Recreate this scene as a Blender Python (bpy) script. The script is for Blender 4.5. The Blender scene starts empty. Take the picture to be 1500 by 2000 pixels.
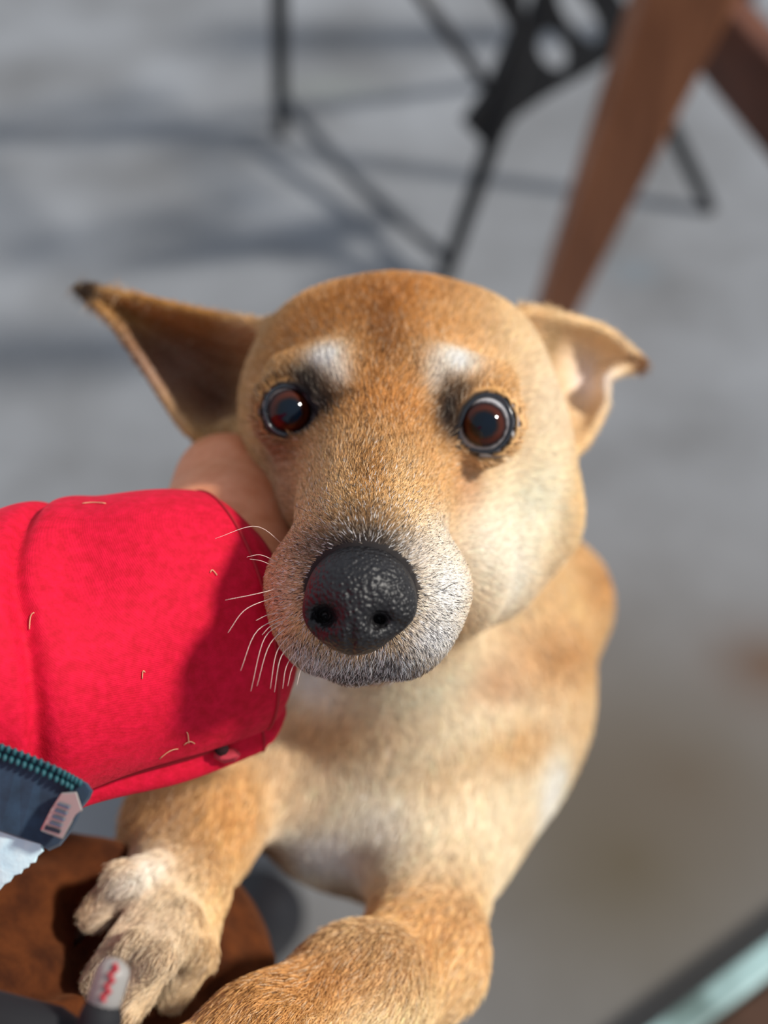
import bpy, bmesh, math, random
import numpy as np
from mathutils import Vector, Matrix
from mathutils.bvhtree import BVHTree

# ------------------------------------------------------------------ camera, sky, sun, exposure
FPX = 2700.0                       # focal length in pixels of the 1500 x 2000 frame
PITCH = math.radians(50)           # the photographer looks down at the dog
CAM = np.array([0.0, 0.0, 1.05])
RV = np.array([1.0, 0.0, 0.0])
UV_ = np.array([0.0, math.sin(PITCH), math.cos(PITCH)])
FV = np.array([0.0, math.cos(PITCH), -math.sin(PITCH)])
scene = bpy.context.scene
col = scene.collection
cam_data = bpy.data.cameras.new('camera')
cam_data.sensor_fit = 'VERTICAL'
cam_data.sensor_height = 36.0
cam_data.lens = FPX / 2000.0 * 36.0
cam_data.clip_start = 0.02
cam_data.dof.use_dof = True
cam_data.dof.focus_distance = 0.405
cam_data.dof.aperture_fstop = 5.0
cam = bpy.data.objects.new('camera', cam_data)
cam.location = CAM
cam.rotation_euler = (math.pi / 2 - PITCH, 0, 0)
col.objects.link(cam)
scene.camera = cam

world = bpy.data.worlds.new('sky')
scene.world = world
world.use_nodes = True
bg = world.node_tree.nodes['Background']
bg.inputs[0].default_value = (0.80, 0.88, 1.0, 1)
bg.inputs[1].default_value = 0.42

sun_data = bpy.data.lights.new('sun', 'SUN')
sun_data.energy = 3.0
sun_data.angle = math.radians(6)
sun_data.color = (1.0, 0.95, 0.87)
sun = bpy.data.objects.new('sun', sun_data)
SUN_DIR = Vector((0.74, 0.0, 0.68)).normalized()      # towards the sun: from the right, a little beyond the dog
sun.rotation_euler = SUN_DIR.to_track_quat('Z', 'Y').to_euler()
sun.location = (2, 0.5, 2)
col.objects.link(sun)

vs = scene.view_settings
vs.view_transform = 'Standard'
vs.look = 'None'
vs.gamma = 1.0
vs.exposure = 0.45
vs.use_curve_mapping = False
scene.cycles.use_denoising = True

rng = np.random.default_rng(7)
random.seed(7)


# ------------------------------------------------------------------ helpers
def P(px, py, d):
    """a pixel of the photograph and its distance -> metres right, up and forward of the lens"""
    return np.array([(px - 750) / FPX * d, (1000 - py) / FPX * d, d])


def W(q):
    """right/up/forward metres -> the world"""
    q = np.asarray(q, dtype=float)
    return CAM + q[..., 0:1] * RV + q[..., 1:2] * UV_ + q[..., 2:3] * FV


def at(px, py, d):
    return W(P(px, py, d))


def on_floor(px, py, z=0.0):
    u, v = (px - 750) / FPX, (1000 - py) / FPX
    dr = FV + u * RV + v * UV_
    t = (CAM[2] - z) / -dr[2]
    return CAM + dr * t


def lin(c):
    c = np.asarray(c, dtype=float) / 255.0
    return np.where(c <= 0.04045, c / 12.92, ((c + 0.055) / 1.055) ** 2.4)


def rgba(c):
    l = lin(c)
    return (float(l[0]), float(l[1]), float(l[2]), 1.0)


def mat(name, color=(128, 128, 128), rough=0.6, spec=0.5, metal=0.0, coat=0.0, sheen=0.0):
    m = bpy.data.materials.new(name)
    m.use_nodes = True
    b = m.node_tree.nodes['Principled BSDF']
    b.inputs['Base Color'].default_value = rgba(color)
    b.inputs['Roughness'].default_value = rough
    b.inputs['Specular IOR Level'].default_value = spec
    b.inputs['Metallic'].default_value = metal
    b.inputs['Coat Weight'].default_value = coat
    b.inputs['Sheen Weight'].default_value = sheen
    return m


def nodes(m):
    nt = m.node_tree
    return nt, nt.nodes, nt.links, nt.nodes['Principled BSDF']


def noise_colour(m, c1, c2, scale, detail=4, lo=0.35, hi=0.65, coords='Object', rough=0.6):
    nt, N, L, b = nodes(m)
    tc = N.new('ShaderNodeTexCoord')
    nz = N.new('ShaderNodeTexNoise')
    nz.inputs['Scale'].default_value = scale
    nz.inputs['Detail'].default_value = detail
    nz.inputs['Roughness'].default_value = rough
    rp = N.new('ShaderNodeValToRGB')
    rp.color_ramp.elements[0].position = lo
    rp.color_ramp.elements[1].position = hi
    rp.color_ramp.elements[0].color = rgba(c1)
    rp.color_ramp.elements[1].color = rgba(c2)
    L.new(tc.outputs[coords], nz.inputs['Vector'])
    L.new(nz.outputs['Fac'], rp.inputs['Fac'])
    L.new(rp.outputs['Color'], b.inputs['Base Color'])
    return tc, nz, rp


def add_bump(m, tex_out, strength, dist):
    nt, N, L, b = nodes(m)
    bp = N.new('ShaderNodeBump')
    bp.inputs['Strength'].default_value = strength
    bp.inputs['Distance'].default_value = dist
    L.new(tex_out, bp.inputs['Height'])
    prev = b.inputs['Normal'].links
    if prev:
        L.new(prev[0].from_socket, bp.inputs['Normal'])
    L.new(bp.outputs['Normal'], b.inputs['Normal'])


def thing(name, label=None, cat=None, loc=(0, 0, 0), group=None, kind=None):
    o = bpy.data.objects.new(name, None)
    o.location = loc
    o.empty_display_size = 0.05
    col.objects.link(o)
    return tag(o, label, cat, group, kind)


def tag(o, label=None, cat=None, group=None, kind=None):
    if label: o['label'] = label
    if cat: o['category'] = cat
    if group: o['group'] = group
    if kind: o['kind'] = kind
    return o


def put(o, parent):
    col.objects.link(o)
    if parent:
        o.parent = parent
        if parent.type == 'EMPTY': o.matrix_parent_inverse = Matrix.Translation(-Vector(parent.location))
    return o


def mesh_obj(name, verts, faces, m, parent=None, smooth=True):
    """verts are world coordinates; the object keeps its origin at the world origin of its parent chain"""
    me = bpy.data.meshes.new(name)
    verts = np.asarray(verts, dtype=float)
    me.from_pydata(verts.tolist(), [], faces if isinstance(faces, list) else faces.tolist())
    me.update()
    if smooth:
        me.shade_smooth()
    if m: me.materials.append(m)
    o = bpy.data.objects.new(name, me)
    if parent:
        return put(o, parent)
    col.objects.link(o)
    return o


def bm_obj(name, bm, m, parent=None, smooth=False, bevel=0.0, segs=2):
    if bevel:
        bmesh.ops.bevel(bm, geom=bm.edges[:], offset=bevel, segments=segs, affect='EDGES', profile=0.5)
    bmesh.ops.recalc_face_normals(bm, faces=bm.faces[:])
    me = bpy.data.meshes.new(name)
    bm.to_mesh(me)
    bm.free()
    if smooth: me.shade_smooth()
    if m: me.materials.append(m)
    o = bpy.data.objects.new(name, me)
    return put(o, parent)


def frustum(bm, a, b, wa, wb, side=(1, 0, 0)):
    """a four-sided bar from a to b; wa, wb = (width, depth) at each end"""
    a, b = Vector(a), Vector(b)
    ax = (b - a).normalized()
    s = Vector(side)
    s = (s - ax * s.dot(ax)).normalized()
    t = ax.cross(s)
    rings = []
    for p, w in ((a, wa), (b, wb)):
        rings.append([bm.verts.new(p + s * (i * w[0] / 2) + t * (j * w[1] / 2)) for i, j in ((-1, -1), (1, -1), (1, 1), (-1, 1))])
    for k in range(4):
        bm.faces.new((rings[0][k], rings[0][(k + 1) % 4], rings[1][(k + 1) % 4], rings[1][k]))
    bm.faces.new(rings[0][::-1])
    bm.faces.new(rings[1])


def tube(pts, radii, seg=10, cap=True):
    """verts, faces of a swept round tube through world points"""
    pts = np.asarray(pts, float)
    n = len(pts)
    if np.isscalar(radii): radii = [radii] * n
    tang = np.gradient(pts, axis=0)
    tang /= np.linalg.norm(tang, axis=1, keepdims=True)
    ref = np.array([0, 0, 1.0]) if abs(tang[0][2]) < 0.9 else np.array([1.0, 0, 0])
    u = ref - tang[0] * ref.dot(tang[0]); u /= np.linalg.norm(u)
    V, F = [], []
    for i in range(n):
        u = u - tang[i] * u.dot(tang[i]); u /= np.linalg.norm(u)
        w = np.cross(tang[i], u)
        for k in range(seg):
            a = 2 * math.pi * k / seg
            V.append(pts[i] + radii[i] * (math.cos(a) * u + math.sin(a) * w))
    for i in range(n - 1):
        for k in range(seg):
            F.append((i * seg + k, i * seg + (k + 1) % seg, (i + 1) * seg + (k + 1) % seg, (i + 1) * seg + k))
    if cap:
        F.append(tuple(range(seg))[::-1])
        F.append(tuple((n - 1) * seg + k for k in range(seg)))
    return np.array(V), F


def spline(ctrl, n):
    """Catmull-Rom through control rows"""
    c = np.asarray(ctrl, float)
    c = np.vstack([2 * c[0] - c[1], c, 2 * c[-1] - c[-2]])
    m = len(c) - 3
    out = []
    for t in np.linspace(0, m, n):
        i = min(int(t), m - 1); f = t - i
        p0, p1, p2, p3 = c[i], c[i + 1], c[i + 2], c[i + 3]
        out.append(0.5 * (2 * p1 + (p2 - p0) * f + (2 * p0 - 5 * p1 + 4 * p2 - p3) * f * f + (3 * p1 - p0 - 3 * p2 + p3) * f ** 3))
    return np.array(out)


# ------------------------------------------------------------------ sculpting with blended distance fields
class Field:
    """rounded cones, ellipsoids, sheets and cuts blended in order; works in right/up/forward metres"""
    def __init__(self): self.ops = []

    def cone(self, a, b, ra, rb, k=0.01, cut=False): self.ops.append(('cone', (np.array(a), np.array(b), ra, rb), k, cut)); return self

    def ball(self, a, r, k=0.01, cut=False): self.ops.append(('cone', (np.array(a), np.array(a) + 1e-6, r, r), k, cut)); return self

    def ell(self, c, ax, k=0.01, rot=None, cut=False):
        self.ops.append(('ell', (np.array(c), np.array(ax), np.eye(3) if rot is None else np.array(rot)), k, cut)); return self

    def sheet(self, grid, th, k=0.004):
        n, m = grid.shape[:2]
        v = [Vector(p) for p in grid.reshape(-1, 3)]
        f = [(i * m + j, i * m + j + 1, (i + 1) * m + j + 1, (i + 1) * m + j) for i in range(n - 1) for j in range(m - 1)]
        self.ops.append(('sheet', (BVHTree.FromPolygons(v, f), th, grid.reshape(-1, 3).min(0), grid.reshape(-1, 3).max(0)), k, False)); return self

    def prism(self, poly, d0, d1, k=0.001):
        """cut: outline in pixels swept along the sight rays between two distances"""
        self.ops.append(('prism', (np.array(poly, float), d0, d1), k, True)); return self

    @staticmethod
    def dist(kind, a, p):
        if kind == 'cone':
            s, e, r0, r1 = a
            ab = e - s
            t = np.clip(((p - s) @ ab) / (ab @ ab), 0, 1)
            return np.linalg.norm(p - s - t[:, None] * ab, axis=1) - (r0 + (r1 - r0) * t)
        if kind == 'ell':
            c, ax, R = a
            q = (p - c) @ R
            k0 = np.linalg.norm(q / ax, axis=1)
            k1 = np.linalg.norm(q / ax ** 2, axis=1) + 1e-9
            return k0 * (k0 - 1) / k1
        if kind == 'sheet':
            bvh, th, lo, hi = a
            out = np.linalg.norm(np.maximum(np.maximum(lo - p, p - hi), 0), axis=1) + 0.012
            near = np.nonzero(out < 0.030)[0]
            for i in near:
                r = bvh.find_nearest(Vector(p[i]))
                out[i] = r[3] - th
            return out
        if kind == 'prism':
            poly, d0, d1 = a
            zc = np.maximum(p[:, 2], 0.05)
            q = np.stack([750 + FPX * p[:, 0] / zc, 1000 - FPX * p[:, 1] / zc], 1)
            dd = np.full(len(p), 1e9); ins = np.zeros(len(p), bool)
            for i in range(len(poly)):
                A, B = poly[i], poly[(i + 1) % len(poly)]
                e = B - A
                w = q - A
                t = np.clip(w @ e / (e @ e), 0, 1)
                dd = np.minimum(dd, np.linalg.norm(w - t[:, None] * e, axis=1))
                c1 = (A[1] <= q[:, 1]) != (B[1] <= q[:, 1])
                xs = A[0] + (q[:, 1] - A[1]) * e[0] / (e[1] if abs(e[1]) > 1e-9 else 1e-9)
                ins ^= c1 & (q[:, 0] < xs)
            sd = np.where(ins, -dd, dd) * (d0 + d1) / 2 / FPX
            return np.maximum(sd, np.maximum(d0 - p[:, 2], p[:, 2] - d1))

    def __call__(self, p, only=None):
        d = np.full(len(p), 0.5)
        for i, (kind, a, k, cut) in enumerate(self.ops):
            if only is not None and not only[i]: continue
            e = self.dist(kind, a, p)
            if cut:
                h = np.clip(0.5 - 0.5 * (d + e) / k, 0, 1)
                d = d * (1 - h) + (-e) * h + k * h * (1 - h)
            else:
                h = np.clip(0.5 + 0.5 * (d - e) / k, 0, 1)
                d = d * (1 - h) + e * h - k * h * (1 - h)
        return d

    def near(self, c, R):
        """which operations matter inside a ball of radius R around c"""
        e = np.array([float(self.dist(kind, a, c[None])[0]) for kind, a, k, cut in self.ops])
        add = [not o[3] for o in self.ops]
        m = min(e[i] for i in range(len(e)) if add[i])
        return [e[i] < (m + 2.2 * R + self.ops[i][2] * 1.5 if add[i] else 1.2 * R + self.ops[i][2] * 2) for i in range(len(e))], m

    def normal(self, p, h=0.0006):
        g = np.stack([self(p + np.eye(3)[i] * h) - self(p - np.eye(3)[i] * h) for i in range(3)], 1)
        return g / (np.linalg.norm(g, axis=1, keepdims=True) + 1e-12)

    def mesh(self, lo, hi, h, block=12, project=2):
        lo = np.asarray(lo, float); hi = np.asarray(hi, float)
        nb = np.ceil((hi - lo) / (h * block)).astype(int)
        n = nb * block
        vol = np.full(n, 1.0, np.float32)
        off = np.stack(np.meshgrid(*[np.arange(block)] * 3, indexing='ij'), -1).reshape(-1, 3)
        R = h * block * 0.87
        for bi in range(nb[0]):
            for bj in range(nb[1]):
                for bk in range(nb[2]):
                    o = np.array([bi, bj, bk]) * block
                    c = lo + (o + block / 2) * h
                    only, m = self.near(c, R)
                    sl = tuple(slice(o[i], o[i] + block) for i in range(3))
                    if m > R * 1.3 + 0.012: continue
                    vol[sl] = self(lo + (o + off) * h, only).reshape(block, block, block)
        s = vol < 0
        cnt = np.zeros(n - 1, np.int8)
        for a in (0, 1):
            for b in (0, 1):
                for c in (0, 1):
                    cnt += s[a:n[0] - 1 + a, b:n[1] - 1 + b, c:n[2] - 1 + c]
        cells = np.argwhere((cnt > 0) & (cnt < 8))
        idx = np.full(n - 1, -1, np.int32)
        idx[tuple(cells.T)] = np.arange(len(cells))
        acc = np.zeros((len(cells), 3)); num = np.zeros(len(cells))
        cor = [np.array([a, b, c]) for a in (0, 1) for b in (0, 1) for c in (0, 1)]
        for i in range(8):
            for j in range(i + 1, 8):
                if np.abs(cor[i] - cor[j]).sum() != 1: continue
                va = vol[tuple((cells + cor[i]).T)]; vb = vol[tuple((cells + cor[j]).T)]
                x = (va < 0) != (vb < 0)
                t = np.where(x, va / np.where(x, va - vb, 1), 0)[:, None]
                acc += np.where(x[:, None], cor[i] + t * (cor[j] - cor[i]), 0); num += x
        V = lo + (cells + acc / num[:, None]) * h
        quads = []
        for ax in range(3):
            b, c = [(1, 2), (2, 0), (0, 1)][ax]
            lo_s = [slice(1, n[i] - 1) for i in range(3)]; hi_s = list(lo_s)
            lo_s[ax] = slice(0, n[ax] - 1); hi_s[ax] = slice(1, n[ax])
            A = s[tuple(lo_s)]; B = s[tuple(hi_s)]
            e = np.argwhere(A != B)
            flip = A[tuple(e.T)]
            base = e.copy()
            for i in range(3):
                if i != ax: base[:, i] += 1
            eb = np.eye(3, dtype=int)[b]; ec = np.eye(3, dtype=int)[c]
            q = np.stack([idx[tuple((base - eb - ec).T)], idx[tuple((base - ec).T)], idx[tuple(base.T)], idx[tuple((base - eb).T)]], 1)
            q[~flip] = q[~flip][:, ::-1]
            quads.append(q)
        Q = np.vstack(quads)
        Q = Q[(Q >= 0).all(1)]
        # V is in a left-handed frame (right, up, forward): reverse the winding for the world
        Q = Q[:, ::-1]
        for _ in range(project):
            d = np.empty(len(V)); N = np.empty_like(V)
            for c0 in range(0, len(V), 60000):
                p = V[c0:c0 + 60000]
                d[c0:c0 + 60000] = self(p); N[c0:c0 + 60000] = self.normal(p)
            V = V - np.clip(d, -h * .6, h * .6)[:, None] * N * 0.9
        return V, Q, N


def quad_obj(name, V, Q, m, parent):
    me = bpy.data.meshes.new(name)
    me.vertices.add(len(V)); me.vertices.foreach_set('co', W(V).astype(np.float32).ravel())
    me.loops.add(Q.size); me.loops.foreach_set('vertex_index', Q.astype(np.int32).ravel())
    me.polygons.add(len(Q)); me.polygons.foreach_set('loop_start', np.arange(0, Q.size, 4, dtype=np.int32))
    me.update(calc_edges=True); me.validate()
    me.shade_smooth()
    me.materials.append(m)
    o = bpy.data.objects.new(name, me)
    return put(o, parent)


def px_r(r, d): return r * d / FPX


# ------------------------------------------------------------------ floor
m_floor = mat('concrete', (150, 152, 155), rough=0.5, spec=0.4)
nt, N, L, b = nodes(m_floor)
tc = N.new('ShaderNodeTexCoord')
nz = N.new('ShaderNodeTexNoise'); nz.inputs['Scale'].default_value = 5.0; nz.inputs['Detail'].default_value = 5
rp = N.new('ShaderNodeValToRGB')
rp.color_ramp.elements[0].position = 0.3; rp.color_ramp.elements[0].color = rgba((108, 109, 111))
rp.color_ramp.elements[1].position = 0.7; rp.color_ramp.elements[1].color = rgba((140, 143, 148))
L.new(tc.outputs['Object'], nz.inputs['Vector']); L.new(nz.outputs['Fac'], rp.inputs['Fac'])
prev = rp.outputs['Color']


def floor_stain(prev, px, py, rx, ry, colour, amount):
    """a stain of the floor itself: an oval around a point of the slab"""
    c = on_floor(px, py)
    mp = N.new('ShaderNodeMapping')
    mp.vector_type = 'POINT'
    mp.inputs['Location'].default_value = (-c[0] / rx, -c[1] / ry, 0)
    mp.inputs['Scale'].default_value = (1 / rx, 1 / ry, 0)
    L.new(tc.outputs['Object'], mp.inputs['Vector'])
    gr = N.new('ShaderNodeTexGradient'); gr.gradient_type = 'QUADRATIC_SPHERE'
    L.new(mp.outputs['Vector'], gr.inputs['Vector'])
    mu = N.new('ShaderNodeMath'); mu.operation = 'MULTIPLY'; mu.inputs[1].default_value = amount
    L.new(gr.outputs['Fac'], mu.inputs[0])
    mx = N.new('ShaderNodeMixRGB')
    L.new(mu.outputs[0], mx.inputs['Fac']); L.new(prev, mx.inputs['Color1'])
    mx.inputs['Color2'].default_value = rgba(colour)
    return mx.outputs['Color']


prev = floor_stain(prev, 1230, 1680, 0.30, 0.32, (74, 66, 38), 1.0)
prev = floor_stain(prev, 1330, 1520, 0.62, 0.50, (88, 78, 66), 1.0)
prev = floor_stain(prev, 1500, 1300, 0.10, 0.09, (88, 62, 42), 0.9)
prev = floor_stain(prev, 640, 170, 0.14, 0.05, (120, 125, 120), 0.7)
prev = floor_stain(prev, 1240, 530, 0.06, 0.05, (110, 120, 128), 0.8)
L.new(prev, b.inputs['Base Color'])
add_bump(m_floor, nz.outputs['Fac'], 0.15, 0.004)
bm = bmesh.new()
bmesh.ops.create_cube(bm, size=1.0, matrix=Matrix.Translation((0, 1.0, -0.03)) @ Matrix.Diagonal((8, 8, 0.06, 1)))
fl = bm_obj('floor', bm, m_floor)
fl['kind'] = 'structure'
fl['label'] = 'grey stained concrete floor'

# ------------------------------------------------------------------ black stool with splayed legs
m_black = mat('black_metal', (24, 25, 28), rough=0.45, spec=0.4)
m_steel = mat('grey_bar', (70, 74, 80), rough=0.5)
A_, B_, C_ = on_floor(549, 262), on_floor(868, 545), on_floor(1388, 412)
D_ = A_ + C_ - B_
mid = (A_ + C_) / 2
stool = thing('metal_chair', 'black chair with splayed thin legs and slotted frame behind the dog', 'chair', (mid[0], mid[1], 0))


def leg_at(f, h, k):          # point on a leg at height h; k = lean per metre of height
    return np.array([f[0] + k[0] * h, f[1] + k[1] * h, h])


LEAN = {0: (0.05, -0.02), 1: (0.30, 0.24), 2: (-0.62, 0.40), 3: (-0.2, -0.3)}
ST = (0.0, 0.0)
FEET = [A_, B_, C_, D_]
for i, f in enumerate(FEET):
    V, F = tube([leg_at(f, 0.0, LEAN[i]), leg_at(f, 0.02, LEAN[i]), leg_at(f, 0.22, LEAN[i]), leg_at(f, 0.46, LEAN[i])], [0.008, 0.009, 0.011, 0.014], 12)
    mesh_obj('leg', V, F, m_black, stool)


def plate(name, outline, holes, depth, m, parent, bevel=0.003):
    """a plate given by corner points in space (coplanar), with slots, thickened"""
    cu = bpy.data.curves.new(name, 'CURVE'); cu.dimensions = '2D'; cu.fill_mode = 'BOTH'
    o0 = np.array(outline[0], float)
    ex = np.array(outline[1]) - o0; ex /= np.linalg.norm(ex)
    nn = np.cross(ex, np.array(outline[2]) - o0); nn /= np.linalg.norm(nn)
    ey = np.cross(nn, ex)
    for loop in [outline] + holes:
        sp = cu.splines.new('POLY'); sp.points.add(len(loop) - 1); sp.use_cyclic_u = True
        for k, p in enumerate(loop):
            w = np.array(p) - o0
            sp.points[k].co = (w @ ex, w @ ey, 0, 1)
    cu.extrude = depth / 2; cu.bevel_depth = 0.0
    tmp = bpy.data.objects.new(name, cu); col.objects.link(tmp)
    dg = bpy.context.evaluated_depsgraph_get()
    me = bpy.data.meshes.new_from_object(tmp.evaluated_get(dg))
    bpy.data.objects.remove(tmp)
    M = Matrix(((ex[0], ey[0], nn[0], o0[0]), (ex[1], ey[1], nn[1], o0[1]), (ex[2], ey[2], nn[2], o0[2]), (0, 0, 0, 1)))
    me.transform(M)
    me.name = name
    me.materials.clear(); me.materials.append(m)
    return put(bpy.data.objects.new(name, me), parent)


# slotted side panel between the front legs: it lies in the upright plane through legs B and C
pB0, pC0 = leg_at(B_, 0.0, LEAN[1]), leg_at(C_, 0.0, LEAN[2])
ux = (C_ - B_); ux[2] = 0; ux /= np.linalg.norm(ux)


def on_panel(px, py):
    """point of the upright panel plane under a pixel"""
    p0 = leg_at(B_, 0.24, LEAN[1])
    nrm = np.cross(ux, np.array([0, 0, 1.0]))
    dr = FV + (px - 750) / FPX * RV + (1000 - py) / FPX * UV_
    t = ((p0 - CAM) @ nrm) / (dr @ nrm)
    return CAM + dr * t


def oval(cx, cy, a, bb, ang, n=18):
    c, s = math.cos(ang), math.sin(ang)
    return [on_panel(cx + a * math.cos(t) * c - bb * math.sin(t) * s, cy + a * math.cos(t) * s + bb * math.sin(t) * c) for t in np.linspace(0, 2 * math.pi, n, endpoint=False)]


panel = [on_panel(*q) for q in ((948, 285), (905, 240), (955, 170), (975, 120), (1000, 60), (960, -10), (925, -80), (1330, -80), (1290, 60), (1205, 100), (1120, 150), (1050, 190), (1000, 225), (975, 270))]
plate('slotted_panel', panel, [oval(1078, 96, 50, 26, math.radians(58)), oval(1130, 25, 75, 26, math.radians(55)), oval(1025, -5, 70, 24, math.radians(60)), oval(1230, -20, 60, 24, math.radians(55))], 0.014, m_black, stool)
# thin struts at the sides of the panel and a low grey bar
V, F = tube([on_panel(800, -40), on_panel(880, 70), on_panel(958, 178)], 0.007, 10)
mesh_obj('strut', V, F, mat('dark_steel', (45, 47, 52), rough=0.4), stool)
V, F = tube([leg_at(A_, 0.06, ST), leg_at((A_ + B_) / 2, 0.03, ST), leg_at(B_, 0.03, ST)], 0.0075, 10)
mesh_obj('low_bar', V, F, m_steel, stool)
for k in (0, 4):  # unseen seat reduced to slats shaped for their shadow bands on the floor
    a0 = mid + (A_ - B_) * (k / 4 - .5) * 0.8
    bm = bmesh.new()
    frustum(bm, (*(a0 - ux * 0.17)[:2], 0.47), (*(a0 + ux * 0.17)[:2], 0.47), (0.028, 0.012), (0.028, 0.012), side=(A_ - B_))
    bm_obj('shadow_slat', bm, m_black, stool, bevel=0.003)
for sgn in (-1, 1):
    bm = bmesh.new()
    frustum(bm, (*(mid + ux * 0.13 * sgn - (A_ - B_) * .45)[:2], 0.455), (*(mid + ux * 0.13 * sgn + (A_ - B_) * .45)[:2], 0.455), (0.02, 0.018), (0.02, 0.018), side=ux)
    bm_obj('seat_rail', bm, m_black, stool, bevel=0.003)

# ------------------------------------------------------------------ wooden table with tapered leg
m_wood = mat('brown_wood', (110, 70, 45), rough=0.42, spec=0.45)
tcw, nzw, rpw = noise_colour(m_wood, (120, 72, 46), (172, 112, 76), 9, 6, 0.3, 0.75)
mpw = nodes(m_wood)[1].new('ShaderNodeMapping')
mpw.inputs['Scale'].default_value = (5, 5, 0.6)
nodes(m_wood)[2].new(tcw.outputs['Object'], mpw.inputs['Vector'])
nodes(m_wood)[2].new(mpw.outputs['Vector'], nzw.inputs['Vector'])
foot = on_floor(1062, 655)
top = at(1336, -20, 1.20)
tb = thing('wooden_table', 'brown wooden table with a tapered slanting leg behind the dog', 'table', (foot[0], foot[1], 0))
up = top + (top - foot) * 0.62
bm = bmesh.new()
frustum(bm, foot, up, (0.036, 0.032), (0.105, 0.07), side=(1, 0, 0))
bm_obj('leg', bm, m_wood, tb, bevel=0.004)
m_wood2 = mat('dark_red_wood', (92, 52, 34), rough=0.45)
noise_colour(m_wood2, (72, 38, 24), (104, 62, 42), 14, 5)
for off in (np.array([0.30, 0.62, 0]),):
    f2 = foot + off
    bm = bmesh.new()
    frustum(bm, f2, np.array([f2[0] + 0.06, f2[1] - 0.02, up[2]]), (0.036, 0.032), (0.09, 0.07))
    bm_obj('leg', bm, m_wood2, tb, bevel=0.004)
bm = bmesh.new()
frustum(bm, at(1385, 40, 1.36), at(1640, 340, 1.22), (0.085, 0.03), (0.085, 0.03), side=(0, 0, 1))
bm_obj('rail', bm, m_wood2, tb, bevel=0.004)

# ------------------------------------------------------------------ dark board with pale edge strip, lower right
m_board = mat('dark_board', (62, 44, 34), rough=0.7, spec=0.2)
noise_colour(m_board, (48, 36, 28), (74, 52, 40), 20, 4)
m_strip = mat('pale_strip', (168, 196, 194), rough=0.3, spec=0.6)
noise_colour(m_strip, (92, 112, 108), (160, 190, 190), 14, 2, 0.35, 0.6)
e0, e1 = on_floor(1560, 1785, 0.05), on_floor(1225, 2035, 0.05)
dv = (e1 - e0); dv /= np.linalg.norm(dv)
pv = np.array([-dv[1], dv[0], 0]); pv = pv if pv[0] > 0 else -pv
brd = thing('wooden_step', 'low dark brown board with pale green edge strip', 'board', ((e0 + e1) / 2 * np.array([1, 1, 0])).tolist())
e1x = e1 + dv * 0.2
bm = bmesh.new()
frustum(bm, e0 - dv * .3 + pv * 0.165 - np.array([0, 0, .025]), e1x + pv * 0.165 - np.array([0, 0, .025]), (0.28, 0.049), (0.28, 0.049), side=pv)
bm_obj('board', bm, m_board, brd, bevel=0.003)
bm = bmesh.new()
frustum(bm, e0 - dv * .3 + pv * 0.0115 - np.array([0, 0, .0245]), e1x + pv * 0.0115 - np.array([0, 0, .0245]), (0.022, 0.05), (0.022, 0.05), side=pv)
bm_obj('edge_strip', bm, m_strip, brd, bevel=0.003)

# ------------------------------------------------------------------ the photographer: red sleeve, hand, jacket hem, brown trousers
person = thing('person', 'seated person in red sleeve and brown trousers, hand cupping the dog', 'person', (-0.12, -0.1, 0))
m_red = mat('red_knit', (210, 6, 46), rough=0.8, spec=0.25, sheen=0.25)
nt, N, L, b = nodes(m_red)
b.inputs['Sheen Roughness'].default_value = 0.4
b.inputs['Sheen Tint'].default_value = rgba((255, 90, 110))
tcr, nzr, rpr = noise_colour(m_red, (190, 3, 36), (218, 9, 54), 320, 3, 0.3, 0.7)
wv = N.new('ShaderNodeTexWave'); wv.inputs['Scale'].default_value = 800; wv.inputs['Distortion'].default_value = 1.2
wv.inputs['Detail'].default_value = 2; wv.inputs['Detail Scale'].default_value = 2.5
mpr = N.new('ShaderNodeMapping'); mpr.inputs['Rotation'].default_value = (0.5, 0.9, 0.2)
L.new(tcr.outputs['Object'], mpr.inputs['Vector']); L.new(mpr.outputs['Vector'], wv.inputs['Vector'])
add_bump(m_red, wv.outputs['Fac'], 0.22, 0.0002)
add_bump(m_red, nzr.outputs['Fac'], 0.45, 0.0008)

SA, SB = P(-230, 1380, 0.417), P(484, 1203, 0.470)        # forearm axis inside the sleeve
sax = (SB - SA) / np.linalg.norm(SB - SA)
toward = np.array([0, 0, -1.0]); toward -= sax * toward.dot(sax); toward /= np.linalg.norm(toward)
upv = np.cross(sax, toward); upv = upv if upv[1] > 0 else -upv
slen = np.linalg.norm(SB - SA)


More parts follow.
